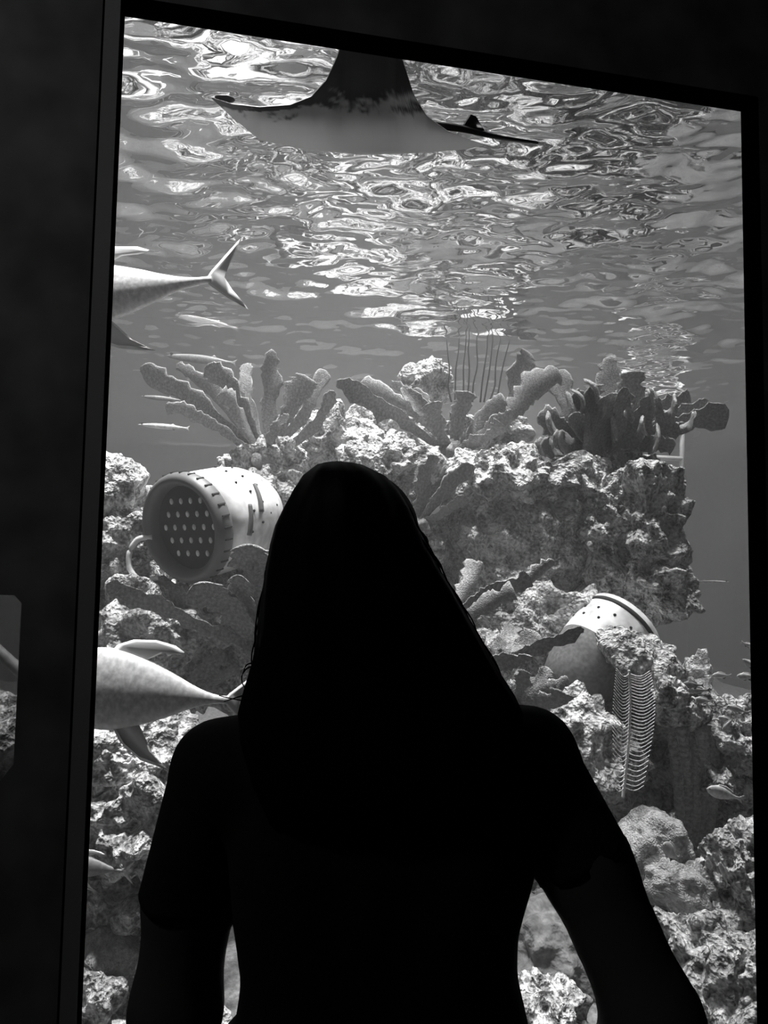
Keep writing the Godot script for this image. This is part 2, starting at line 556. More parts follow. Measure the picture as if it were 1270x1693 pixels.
# ---- corals: a blade is a flattened branch with a ragged rim; w is its half-width in pixels, lean tips its upper rim towards the window ----
func blade(parent: Node3D, pts: Array, w: float, d: float, m: Material, lean := 0.5, thick := 0.13, dd := 0.0) -> void:
	var line := []
	for i in pts.size():
		line.append(P(pts[i].x, pts[i].y, d + dd * i / (pts.size() - 1)) - parent.position)
	var n := 30
	var c := smooth_line(line, n)
	var hw := S(w, d)
	var fwd := -cam.z
	var rows := []
	var sd := rng.randf() * 90
	var sides := 14
	var cup := rng.randf_range(-0.35, 0.35)
	for i in n + 1:
		var t := float(i) / n
		var ax := (c[mini(i + 1, n)] - c[maxi(i - 1, 0)]).normalized()
		var up := ax.cross(fwd).normalized()
		if up.y < 0: up = -up
		var ln := lean + 0.5 * nz.get_noise_2d(t * 1.5, sd)
		var wd := (up * cos(ln) - fwd * sin(ln)).normalized()
		wd = (wd - ax * wd.dot(ax)).normalized()
		var nn := ax.cross(wd).normalized()
		var prof := (0.5 + 0.62 * smoothstep(0.0, 0.7, t)) * sqrt(maxf(0.0, 1.0 - pow(maxf(0.0, (t - 0.8) / 0.2), 2.5)))
		prof = maxf(prof, 0.02)
		var row := PackedVector3Array()
		for j in sides:
			var a := TAU * j / sides
			var q := Vector2(cos(a), sin(a))
			var edge := 0.0 if q.x > 0 else 30.0
			var k := 1.0 + absf(q.x) * (0.75 * nf.get_noise_2d(t * 3.5 + sd, edge) + 0.5 * nf.get_noise_2d(t * 13.0 + sd, edge + 7.0))
			var x := q.x * hw * prof * k
			var y := signf(q.y) * sqrt(absf(q.y)) * thick * hw * sqrt(prof) * (1.0 + 0.35 * nf.get_noise_2d(t * 9 + sd, a * 2)) + cup * x * x / hw
			row.append(c[i] + wd * x + nn * y)
		rows.append(row)
	obj("branch", loft(rows), m, parent)

func V(x: float, y: float) -> Vector2:
	return Vector2(x, y)

func coral(label: String, base: Vector2, d: float, m: Material, r: float, blades: Array, group := "elkhorn corals") -> Node3D:
	var t := thing("elkhorn_coral", label, "coral", P(base.x, base.y, d), group)
	var s := S(r, d)
	obj("holdfast", rock_mesh(Vector3(s, s * 0.8, s), base.x, 14, 0.3, 0.0, 0.3), m, t)
	for b in blades:
		var pts: Array = [base] + b[0]
		blade(t, pts, b[1], d, b[4] if b.size() > 4 else m, b[2] if b.size() > 2 else 0.45, 0.13, b[3] if b.size() > 3 else rng.randf_range(-0.25, 0.1))
	return t

func corals() -> void:
	coral("large elkhorn coral with spread blades at the upper left", V(440, 765), 4.0, M.coral, 28, [
		[[V(330, 668), V(232, 606)], 15, 0.5, -0.3], [[V(352, 650), V(292, 602)], 13, 0.5, 0.1], [[V(350, 702), V(274, 668)], 9, 0.3, -0.35], [[V(395, 665), V(343, 602)], 16, 0.4],
		[[V(412, 660), V(410, 600)], 11, 0.1, 0.1], [[V(446, 660), V(449, 577)], 13, 0.1], [[V(478, 680), V(505, 620)], 17, 0.4], [[V(508, 675), V(539, 612)], 12, 0.5, 0.1],
		[[V(518, 708), V(551, 645)], 10, 0.5, -0.2], [[V(450, 715), V(478, 686)], 8, -0.6, -0.3], [[V(400, 695), V(367, 645)], 13, -0.8, -0.3]])
	coral("wide elkhorn coral in the middle above the woman's head", V(745, 752), 3.9, M.coral, 30, [
		[[V(650, 685), V(556, 629)], 13, 0.5, -0.3], [[V(690, 682), V(594, 634)], 12, 0.4, 0.1], [[V(705, 670), V(645, 632)], 12, 0.5, 0.3], [[V(712, 690), V(662, 642)], 11, -0.5, -0.2],
		[[V(722, 700), V(716, 664)], 13, 0.2, -0.3], [[V(762, 690), V(772, 646)], 14, 0.4], [[V(796, 694), V(836, 660)], 14, -0.7, -0.2], [[V(806, 712), V(846, 678)], 10, -0.5, -0.3],
		[[V(830, 700), V(880, 650), V(925, 612)], 20, 0.4, 0.2], [[V(790, 730), V(830, 700)], 11, 0.6, -0.3]])
	var knobby := coral("lumpy many-knobbed coral crowning the rock pillars", V(1010, 775), 4.0, M.coral, 45, [
		[[V(950, 690), V(912, 616)], 20, 0.4, 0.2], [[V(1000, 690), V(1012, 588)], 24, 0.2, 0.1], [[V(1040, 700), V(1050, 612)], 19, 0.1, -0.2], [[V(1095, 715), V(1206, 678)], 17, 0.3, -0.2],
		[[V(1080, 690), V(1142, 655)], 15, 0.3, 0.1], [[V(1110, 700), V(1172, 662)], 11, 0.3, -0.1], [[V(950, 715), V(888, 690)], 15, 0.3, -0.3], [[V(960, 690), V(952, 645)], 15, -0.4, -0.25],
		[[V(930, 745), V(882, 738)], 13, 0.2, -0.2], [[V(985, 700), V(975, 640)], 17, -0.5, -0.3], [[V(1000, 710), V(1010, 650)], 17, -0.5, -0.4], [[V(960, 745), V(915, 720)], 15, -0.5, -0.4],
		[[V(1050, 720), V(1088, 655)], 15, -0.4, -0.3], [[V(1060, 735), V(1118, 735)], 11, 0.2, -0.2], [[V(975, 730), V(940, 690)], 13, -0.6, -0.45], [[V(1020, 715), V(1030, 640)], 12, -0.4, -0.45]])
	for q in [[905, 694, 16], [945, 676, 20], [962, 658, 14], [985, 642, 16], [925, 722, 14], [970, 722, 20], [1000, 668, 15], [1040, 668, 16], [1062, 700, 14], [1085, 660, 15], [1118, 668, 13], [1015, 700, 18], [895, 735, 12], [1090, 722, 14], [950, 700, 15], [1150, 690, 12]]:
		blade(knobby, [V(lerpf(q[0], 1010, 0.35), lerpf(q[1], 770, 0.35)), V(lerpf(q[0], 1010, 0.1), q[1] + 12), V(q[0], q[1])], q[2], 3.95, M.coral, -0.75, 0.22, -0.35)
	coral("pale leaning elkhorn coral by the woman's hair", V(690, 872), 3.55, M.coral, 22, [
		[[V(730, 818), V(782, 768)], 14, 0.5, -0.2], [[V(715, 808), V(746, 762)], 13, 0.5, 0.1], [[V(700, 800), V(722, 752)], 14, 0.5], [[V(680, 800), V(690, 752)], 15, -0.6, 0.0, M.coral],
		[[V(735, 845), V(770, 820)], 9, 0.4, -0.2], [[V(660, 800), V(650, 760)], 14, -0.5, 0.1]])
	coral("long-bladed elkhorn coral under the white barrel", V(425, 1072), 2.7, M.coral, 22, [
		[[V(300, 1022), V(176, 966)], 15, 0.4, -0.2], [[V(335, 1005), V(216, 962)], 17, 0.5, 0.15], [[V(385, 1010), V(320, 966)], 22, 0.35, -0.3, M.coral], [[V(410, 1000), V(392, 950)], 14, 0.3]])
	coral("grey upright coral plate between barrel and hair", V(428, 1010), 2.85, M.coral, 16, [[[V(425, 950), V(415, 900)], 26, 0.2], [[V(445, 960), V(450, 910)], 18, 0.3]], "")
	coral("small elkhorn coral above the big fish's tail", V(300, 1140), 2.7, M.coral, 12, [[[V(335, 1108), V(374, 1080)], 14, 0.4], [[V(340, 1130), V(395, 1100)], 12, 0.4, 0.1], [[V(285, 1110), V(262, 1090)], 12, -0.5]])
	coral("elkhorn coral right of the woman's hair, uppermost of three", V(745, 1020), 2.85, M.coral, 18, [
		[[V(840, 982), V(918, 928)], 12, 0.45, 0.1], [[V(805, 985), V(876, 952)], 19, 0.45, -0.1], [[V(770, 970), V(798, 930)], 15, 0.45, 0.2], [[V(800, 1000), V(850, 975)], 13, -0.6, -0.2, M.coral]])
	coral("long pale coral blade reaching out over the shoulder", V(785, 1108), 2.7, M.coral, 18, [
		[[V(880, 1074), V(966, 1040)], 11, 0.15, -0.1], [[V(830, 1068), V(852, 1036)], 14, -0.5, 0.2], [[V(850, 1078), V(890, 1046)], 14, -0.6, 0.1], [[V(820, 1095), V(880, 1086)], 12, 0.4, -0.2]])
	coral("stubby pale elkhorn coral resting above the shoulder", V(850, 1172), 2.75, M.coral, 18, [
		[[V(860, 1140), V(868, 1108)], 12, -0.3], [[V(885, 1135), V(908, 1104)], 13, -0.5], [[V(895, 1150), V(938, 1118)], 11, -0.3], [[V(900, 1165), V(938, 1148)], 16, 0.3, -0.2, M.coral]])
	# table coral on a stalk
	var t := thing("table_coral", "flat-topped table coral beside the feathery fan", "coral", P(1060, 1150, 3.1))
	var k := obj("table_top", rock_mesh(Vector3(S(76, 3.1), S(28, 3.1), S(62, 3.1)), 5, 40, 0.2, 0.2, 0.25), M.rock, t, P(1058, 1082, 3.1) - t.position)
	k.rotation = Vector3(0.5, 0, -0.3)
	obj("stalk", rock_mesh(Vector3(S(34, 3.1), S(75, 3.1), S(30, 3.1)), 9, 26, 0.2, 0.2, 0.5), M.rock, t, P(1075, 1165, 3.3) - t.position)
	# feathery fan: a rib with fine barbs
	var fan := thing("sea_fan", "feathery sea fan with a pale rib hanging below the table coral", "coral", P(1035, 1315, 2.75))
	var rib := []
	for p in [V(1040, 1108), V(1042, 1160), V(1039, 1230), V(1030, 1318)]: rib.append(P(p.x, p.y, 2.75) - fan.position)
	var line := smooth_line(rib, 72)
	obj("rib", tube(line, 0.0045, 0.006), M.fan, fan)
	for i in 32:
		var at := line[i * 2 + 4]
		var long := S(30.0 + 8.0 * sin(i * 0.11), 2.75)
		for s in [-1, 1]:
			var b := smooth_line([at, at + Vector3(s * long * 0.5, -long * 0.12, 0.02), at + Vector3(s * long, long * (0.35 if s < 0 else 0.2), 0.03)], 6)
			obj("barb", tube(b, 0.0019, 0.0012, 4), M.fan, fan)
	# sea whips and a leaf-shaped blade
	var wh := thing("sea_whip", "clump of thin dark sea whips behind the middle coral", "coral", P(770, 660, 4.5))
	for i in 9:
		var x0 := 745.0 + i * 9.5
		var x1 := 741.0 + i * 13.0 + rng.randf_range(-4, 4)
		var a := []
		for j in 5: a.append(P(lerpf(x0, x1, j / 4.0) + rng.randf_range(-2.5, 2.5), lerpf(665, 540 + absf(i - 4) * 5, j / 4.0), 4.5) - wh.position)
		obj("whip", tube(smooth_line(a, 12), 0.0062, 0.003, 5), M.whip, wh)
	var leaf := thing("coral_blade", "single dark leaf-shaped coral blade beside the sea whips", "coral", P(850, 690, 4.7))
	blade(leaf, [V(846, 700), V(855, 625), V(872, 580)], 17, 4.7, M.coral, 0.2, 0.2)
	# column coral with a domed cap
	var col := thing("pillar_coral", "ridged pillar coral under a domed cap at the right", "coral", P(1140, 1400, 2.95))
	obj("cap", rock_mesh(Vector3(S(42, 2.95), S(24, 2.95), S(40, 2.95)), 31, 26, 0.12, 0.0, 0.5), M.rock, col, P(1128, 1178, 2.95) - col.position)
	for i in 5:
		var x := 1112.0 + i * 15
		var a := [P(x, 1200, 2.95 - 0.03 * (i % 2)) - col.position, P(x + 10, 1290, 2.93) - col.position, P(x + 14 - i * 4, 1395, 2.95) - col.position]
		obj("column", tube(smooth_line(a, 10), S(12, 3), S(7, 3), 10), M.smooth_rock, col)
	rock("small bright crusted stone on the domed cap", 1110, 1140, 2.85, 18, 16, M.rock, {"boxy": 0.5, "n": 16})

func aim(front: Vector3, back: Vector3) -> Basis:       # z runs from back to front
	var z := (front - back).normalized()
	var x := Vector3.UP.cross(z).normalized()
	return Basis(x, z.cross(x), z)

func ornaments() -> void:
	# white barrel: its open end, closed by a black ring and a plate with light through its holes painted as pale spots, looks left towards the window
	var d := 2.75
	var t := thing("barrel", "white perforated barrel with black ring and black front with painted backlit holes", "barrel", P(312, 872, d))
	t.basis = aim(P(312, 872, d), P(400, 850, d + 0.25))
	var r := S(88, d)
	obj("body", lathe([[r * 0.55, -0.02], [r * 0.98, -0.03], [r * 1.03, -0.08], [r * 1.03, -0.2], [r * 0.98, -0.27], [r * 0.86, -0.34], [r * 0.66, -0.4], [r * 0.35, -0.43], [0.004, -0.44]]), M.white_paint, t)
	var prof := []
	for i in 25:
		var w := TAU * i / 24
		prof.append([r * 0.93 + r * 0.13 * cos(w), 0.01 + 0.04 * sin(w)])
	obj("ring", lathe(prof, 56, false), M.black_rubber, t)
	for i in 30:
		var w := TAU * i / 30
		var g := BoxMesh.new()
		g.size = Vector3(0.005, 0.005, 0.035)
		var o := obj("ring_groove", g, M.hole, t, Vector3(cos(w), sin(w), 0) * r * 1.058 + Vector3(0, 0, 0.012))
		o.rotation.z = w + PI / 2
	obj("front_plate", lathe([[r * 0.84, -0.015], [r * 0.84, -0.005], [0.004, -0.005]], 40), M.hole, t)
	var sm := SphereMesh.new()
	sm.radius = 1.0
	sm.height = 2.0
	sm.radial_segments = 10
	sm.rings = 5
	for i in 7:
		for j in 7:
			var q := Vector2(i - 3 + (j % 2) * 0.5, j - 3) * r * 0.25
			if q.length() < r * 0.68:
				var o := obj("lit_hole_spot", sm, M.lit_hole_spot, t, Vector3(q.x, q.y, -0.003))  # pale bead standing in for light coming through a hole
				o.scale = Vector3(0.0085, 0.012, 0.005)
	for i in 26:                                    # dark drilled holes round the flank
		var w := -0.2 + 2.6 * fmod(i * 0.381, 1.0)
		var z := -0.12 - 0.2 * i / 26.0
		var rr := r * (1.035 if z > -0.2 else lerpf(1.03, 0.87, (-0.2 - z) / 0.14))
		var o := obj("drilled_hole", sm, M.hole, t, Vector3(cos(w) * rr, sin(w) * rr, z))
		o.scale = Vector3.ONE * 0.0055
	for k in [[-0.25, -0.1], [0.12, -0.18]]:             # two slots cut along the flank
		var a := []
		for j in 5:
			var w: float = k[0] + 0.55 * j / 4.0
			a.append(Vector3(cos(w) * r * 1.03, sin(w) * r * 1.03, k[1] - 0.03 * j / 4.0))
		obj("slot", tube(smooth_line(a, 10), 0.012, 0.009), M.slot, t)
	var a := []
	for p in [V(252, 888), V(228, 892), V(214, 915), V(216, 942), V(234, 960), V(262, 955)]: a.append(t.basis.inverse() * (P(p.x, p.y, d + 0.06) - t.position))
	obj("handle", tube(smooth_line(a, 24), 0.011, 0.011, 9), M.white_paint, t)
	# its half-buried twin behind the table coral
	d = 3.25
	var u := thing("barrel", "half-hidden white dome with black stripe and small holes behind table coral", "barrel", P(1000, 1068, d))
	u.basis = aim(P(1045, 1020, d + 0.14), P(955, 1118, d - 0.02))
	r = S(68, d)
	obj("body", lathe([[0.004, 0.15], [r * 0.94, 0.15], [r * 1.0, 0.145], [r * 1.02, 0.1], [r * 1.02, 0.0], [r * 0.99, -0.07]], 44, false), M.white_paint, u)
	obj("stripe", lathe([[r * 1.01, 0.1], [r * 1.035, 0.102], [r * 1.035, 0.12], [r * 1.01, 0.122]], 44, false), M.hole, u)
	obj("shaded_lower_body", lathe([[r * 0.99, -0.07], [r * 0.93, -0.14], [r * 0.8, -0.22], [r * 0.62, -0.3]], 44), M.shade_grey, u)  # underside of the white dome, its shade put into the colour
	for i in 28:
		var w := TAU * i / 14
		var o := obj("drilled_hole", sm, M.hole, u, Vector3(cos(w + (i / 14) * 0.2) * r * 1.01, sin(w + (i / 14) * 0.2) * r * 1.015, 0.05 - 0.05 * (i / 14)))
		o.scale = Vector3.ONE * 0.007
	# a white ladder hung in the far water
	var l := thing("ladder", "white ladder hanging into the far water behind the knobbed coral", "ladder", Vector3(P(1082, 640, 6.0).x, SURF - 0.03, P(1082, 640, 6.0).z))
	for x in [-0.245, 0.245]: obj("rail", tube(PackedVector3Array([Vector3(x, 0.0, 0), Vector3(x, -0.3, 0), Vector3(x, -0.72, 0)]), 0.022, 0.022), M.steel, l)
	for i in 4: obj("rung", tube(PackedVector3Array([Vector3(-0.245, -0.66 + i * 0.2, 0), Vector3(0, -0.66 + i * 0.2, 0), Vector3(0.245, -0.66 + i * 0.2, 0)]), 0.02, 0.02), M.steel, l)
	# what the small eight-sided window shows
	var pipe := obj("pipe", tube(smooth_line([P(-60, 1020, 2.4), P(0, 1080, 2.4), P(70, 1140, 2.4)], 8), 0.02, 0.02, 10), M.fish_grey)
	tag(pipe, "grey pipe slanting behind the eight-sided window", "pipe")
	rock("dark rock behind the eight-sided window", -40, 1250, 2.3, 90, 80, M.rock, {"amp": 0.35})

# ---- fish: local x runs from tail to nose, y up ----
const BODY := {
	"jack": [[0.0, 0.0, 0.0], [0.03, 0.045, 0.02], [0.1, 0.105, 0.045], [0.22, 0.15, 0.065], [0.38, 0.165, 0.075], [0.55, 0.135, 0.065], [0.7, 0.09, 0.045], [0.82, 0.045, 0.025], [0.92, 0.02, 0.016], [1.0, 0.016, 0.012]],
	"slim": [[0.0, 0.0, 0.0], [0.05, 0.018, 0.012], [0.2, 0.04, 0.03], [0.4, 0.055, 0.042], [0.6, 0.055, 0.042], [0.8, 0.038, 0.028], [0.92, 0.02, 0.014], [1.0, 0.018, 0.01]],
	"grunt": [[0.0, 0.0, 0.0], [0.05, 0.07, 0.03], [0.15, 0.135, 0.06], [0.32, 0.18, 0.08], [0.5, 0.17, 0.075], [0.7, 0.11, 0.05], [0.86, 0.05, 0.025], [0.94, 0.042, 0.016], [1.0, 0.045, 0.01]]}

func fish(called: String, label: String, nose: Vector2, tail: Vector2, d: float, kind: String, m: Material, o := {}) -> Node3D:
	var a := P(nose.x, nose.y, d + o.get("dn", 0.0))
	var b := P(tail.x, tail.y, d + o.get("dt", 0.0))
	var t := thing(called, label, "fish", b, o.get("group", ""))
	var x := (a - b).normalized()
	var z := x.cross(Vector3.UP).normalized()
	t.basis = Basis(x, z.cross(x), z).rotated(x, o.get("roll", 0.0))
	var L := a.distance_to(b)
	var deep: float = o.get("deep", 1.0)
	var rows := []
	var n := 26
	var src: Array = BODY[kind]
	for i in n + 1:
		var s := float(i) / n
		s = s * s * (3 - 2 * s) * 0.4 + s * 0.6
		var k := 0
		while k < src.size() - 2 and src[k + 1][0] < s: k += 1
		var u := (s - float(src[k][0])) / (float(src[k + 1][0]) - float(src[k][0]))
		var k0 := maxi(k - 1, 0)
		var k2 := mini(k + 2, src.size() - 1)
		var h := maxf(0.002, cubic_interpolate(src[k][1], src[k + 1][1], src[k0][1], src[k2][1], u)) * deep * L
		var w := maxf(0.002, cubic_interpolate(src[k][2], src[k + 1][2], src[k0][2], src[k2][2], u)) * L
		var row := PackedVector3Array()
		for j in 18:
			var q := TAU * j / 18
			var cy := cos(q)
			row.append(Vector3((1 - s) * L, cy * h * (1.0 if cy > 0 else 0.95), sin(q) * w))
		rows.append(row)
	obj("body", loft(rows), m, t)
	var fm: Material = o.get("fin", m)
	var f := func(name: String, pts: Array, th := 0.012, at := Vector3.ZERO, rot := Vector3.ZERO):
		var poly := PackedVector2Array()
		for p in pts: poly.append(Vector2(p[0], p[1] * (deep if name != "tail_fin" else 1.0)) * L)
		var e := obj(name, plate(poly, th * L), fm, t, at * L)
		e.rotation = rot
	if kind == "jack":
		f.call("tail_fin", [[0.03, 0.0], [0.0, 0.035], [-0.06, 0.09], [-0.14, 0.16], [-0.09, 0.075], [-0.055, 0.0], [-0.09, -0.075], [-0.14, -0.15], [-0.06, -0.09], [0.0, -0.035]])
		f.call("dorsal_fin", [[0.66, 0.12], [0.6, 0.18], [0.52, 0.205], [0.4, 0.21], [0.3, 0.195], [0.25, 0.172], [0.27, 0.162], [0.36, 0.165], [0.44, 0.13], [0.5, 0.08]])
		f.call("anal_fin", [[0.6, -0.12], [0.53, -0.2], [0.42, -0.26], [0.27, -0.29], [0.36, -0.23], [0.44, -0.13], [0.5, -0.08]])
		f.call("pectoral_fin", [[0.0, 0.02], [-0.06, 0.03], [-0.2, -0.08], [-0.06, -0.03]], 0.01, Vector3(0.76, -0.02, 0.06), Vector3(0, 0.3, 0))
	elif kind == "slim":
		f.call("tail_fin", [[0.03, 0.0], [-0.07, 0.06], [-0.04, 0.0], [-0.07, -0.06]])
		f.call("dorsal_fin", [[0.35, 0.035], [0.28, 0.075], [0.22, 0.03]])
		f.call("anal_fin", [[0.32, -0.035], [0.25, -0.07], [0.2, -0.03]])
	else:
		f.call("tail_fin", [[0.05, 0.0], [0.0, 0.05], [-0.13, 0.13], [-0.08, 0.0], [-0.13, -0.13], [0.0, -0.05]])
		f.call("dorsal_fin", [[0.78, 0.13], [0.66, 0.22], [0.45, 0.225], [0.22, 0.14], [0.2, 0.08]])
		f.call("anal_fin", [[0.42, -0.14], [0.32, -0.22], [0.2, -0.1]])
		f.call("pelvic_fin", [[0.66, -0.15], [0.52, -0.24], [0.54, -0.15]])
		f.call("pectoral_fin", [[0.0, 0.02], [-0.12, 0.01], [-0.16, -0.05], [-0.03, -0.03]], 0.01, Vector3(0.68, -0.03, 0.075), Vector3(0, 0.4, 0))
	var sm := SphereMesh.new()
	sm.radius = 0.02 * L
	sm.height = 0.04 * L
	sm.radial_segments = 10
	sm.rings = 6
	for s in [-1, 1]:
		obj("eye", sm, M.eye, t, Vector3(0.915, 0.03 * deep, s * (0.034 if kind != "slim" else 0.014)) * L)
	return t

func fishes() -> void:
	fish("jack", "large silver fish with crescent tail below the water surface", V(-35, 512), V(350, 462), 2.5, "jack", M.fish_pale, {"fin": M.fin, "deep": 0.95})
	fish("jack", "large pale fish swimming past the lower left of window", V(58, 1130), V(378, 1158), 1.92, "jack", M.fish_pale, {"fin": M.fin, "deep": 1.3})
	fish("jack", "dark fish with bright forked tail low at the left edge", V(70, 1425), V(204, 1440), 2.1, "jack", M.fish_grey, {"fin": M.fish_pale})
	fish("barracuda", "faint striped slender fish, upper one above the elkhorn coral", V(288, 520), V(388, 542), 4.6, "slim", M.fish_grey, {"group": "slender fish"})
	fish("barracuda", "faint slender fish touching the top of the elkhorn coral", V(274, 588), V(384, 600), 4.6, "slim", M.fish_grey, {"group": "slender fish", "deep": 1.2})
	fish("barracuda", "small blurred slender fish beside the elkhorn coral's left blades", V(232, 655), V(300, 662), 4.4, "slim", M.fish_grey, {"group": "slender fish"})
	fish("barracuda", "bright slender fish alone in open water, lowest of the slender ones", V(228, 702), V(308, 708), 3.6, "slim", M.fish_pale, {"group": "slender fish"})
	fish("needlefish", "thin bright fish right of the outermost rock pillar", V(1206, 962), V(1148, 961), 3.8, "slim", M.fish_pale, {"deep": 0.6})
	var g := "small reef fish at the right"
	fish("grunt", "small silver fish with dark eye over the dark recess", V(1168, 1304), V(1222, 1320), 2.55, "grunt", M.fish_pale, {"group": g, "deep": 1.05, "fin": M.fin})
	fish("grunt", "small round fish hovering over the smooth boulder", V(1096, 1396), V(1120, 1418), 2.4, "grunt", M.fish, {"group": g, "dt": 0.05, "deep": 1.2})
	fish("grunt", "small grey fish just right of the table coral", V(1127, 1132), V(1160, 1133), 2.9, "grunt", M.fish_grey, {"group": g})
	fish("grunt", "small fish with bright tail under the grey one", V(1130, 1143), V(1170, 1141), 2.95, "grunt", M.fish_grey, {"group": g, "deep": 0.8})
	fish("grunt", "small fish gliding just above the domed cap", V(1146, 1157), V(1176, 1159), 2.9, "grunt", M.fish, {"group": g})
	fish("grunt", "pale fish in open water below the far rock stack", V(1177, 1117), V(1206, 1117), 3.1, "grunt", M.fish, {"group": g})
	fish("grunt", "pale fish cut by the window edge, level with the open-water one", V(1218, 1118), V(1250, 1119), 2.9, "grunt", M.fish_pale, {"group": g})
	fish("grunt", "bright fish diving at the window's right edge", V(1228, 1090), V(1250, 1106), 2.7, "grunt", M.fish_pale, {"group": g})
	fish("grunt", "topmost small fish with its tail up at the right edge", V(1248, 1072), V(1228, 1062), 2.8, "grunt", M.fish_pale, {"group": g})
	fish("grunt", "long grey fish above the bright crusty rock", V(1201, 1167), V(1236, 1178), 2.75, "grunt", M.fish, {"group": g, "deep": 0.8})
	fish("grunt", "fish nosing left beside the bright crusty rock", V(1187, 1186), V(1212, 1192), 2.75, "grunt", M.fish_pale, {"group": g})
	fish("grunt", "bright fish slanting head-down on the crusty rock", V(1195, 1210), V(1212, 1188), 2.6, "grunt", M.fish_pale, {"group": g})
	fish("grunt", "bright narrow fish pointing up beside the branching rubble", V(1190, 1425), V(1203, 1462), 2.25, "grunt", M.fish_pale, {"group": g, "deep": 0.7})

func ray_fish() -> void:
	var d := 1.95
	var t := thing("manta_ray", "dark-winged ray with pale belly gliding at the water surface", "ray", P(620, 200, d))
	var top := [[350, 161], [385, 172], [430, 176], [480, 172], [515, 158], [540, 130], [556, 95], [568, 60], [580, 46], [640, 46], [655, 60], [668, 105], [684, 155], [705, 190], [740, 216], [775, 230], [800, 238]]
	var low := [[350, 163], [385, 195], [430, 232], [500, 247], [600, 256], [700, 253], [770, 247], [800, 241]]
	var at := func(c: Array, x: float) -> float:
		for i in c.size() - 1:
			if x <= c[i + 1][0]:
				return lerpf(c[i][1], c[i + 1][1], (x - c[i][0]) / float(c[i + 1][0] - c[i][0]))
		return c[-1][1]
	var nu := 150
	var nv := 44
	var rows := []
	var cols := PackedColorArray()
	for i in nu + 1:
		var x := lerpf(350.5, 799.5, i / float(nu))
		var yt: float = at.call(top, x)
		var yb: float = at.call(low, x)
		var row := PackedVector3Array()
		var bulk := sin(PI * pow(i / float(nu), 0.8))
		for j in nv * 2:
			var front := j < nv
			var v := (j if front else nv * 2 - j) / float(nv)          # 0 at the lower rim, 1 at the upper
			var y := lerpf(yb, yt, v)
			var body := exp(-pow((y - 218) / 42.0, 2))                 # the thick middle of the disc lies low
			var th := 0.004 + 0.05 * bulk * sin(PI * v) * (0.25 + body)
			var dep := d + 0.22 * pow(1 - v, 1.6) * bulk - 0.05 * pow(v, 2.0)
			row.append(P(x, y, dep + (-th if front else th)) - t.position)
			# colour darkens over the raised wing and along the leading rim, with a mottled margin against the pale belly
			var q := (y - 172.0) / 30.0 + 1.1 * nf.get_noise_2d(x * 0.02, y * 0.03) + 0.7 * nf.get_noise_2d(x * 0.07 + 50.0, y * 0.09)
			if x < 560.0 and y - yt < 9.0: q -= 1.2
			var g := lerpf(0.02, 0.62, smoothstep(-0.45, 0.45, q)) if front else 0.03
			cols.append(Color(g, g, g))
		rows.append(row)
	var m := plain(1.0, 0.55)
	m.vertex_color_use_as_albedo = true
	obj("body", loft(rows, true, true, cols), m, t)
	var dark := plain(0.16, 0.5)
	var tl := []
	for p in [V(700, 205), V(760, 212), V(820, 226), V(890, 236)]: tl.append(P(p.x, p.y, d - 0.02) - t.position)
	obj("tail", tube(smooth_line(tl, 24), 0.012, 0.003, 9), dark, t)
	var b := P(784, 205, d - 0.02) - t.position
	var fin := obj("dorsal_fin", plate(PackedVector2Array([V(-0.035, -0.012), V(-0.01, 0.026), V(0.006, 0.02), V(0.028, -0.018)]), 0.012), dark, t, b)
	fin.basis = cam
	var e := rock_mesh(Vector3(0.026, 0.007, 0.014), 3, 10, 0.1, 0.0, 0.0)
	obj("head_lobe", e, dark, t, P(372, 163, d - 0.02) - t.position)

# ---- the woman: bones as tapered capsules joined by a smooth minimum, meshed as surface nets ----
const BD := 0.85        # her depth from the camera

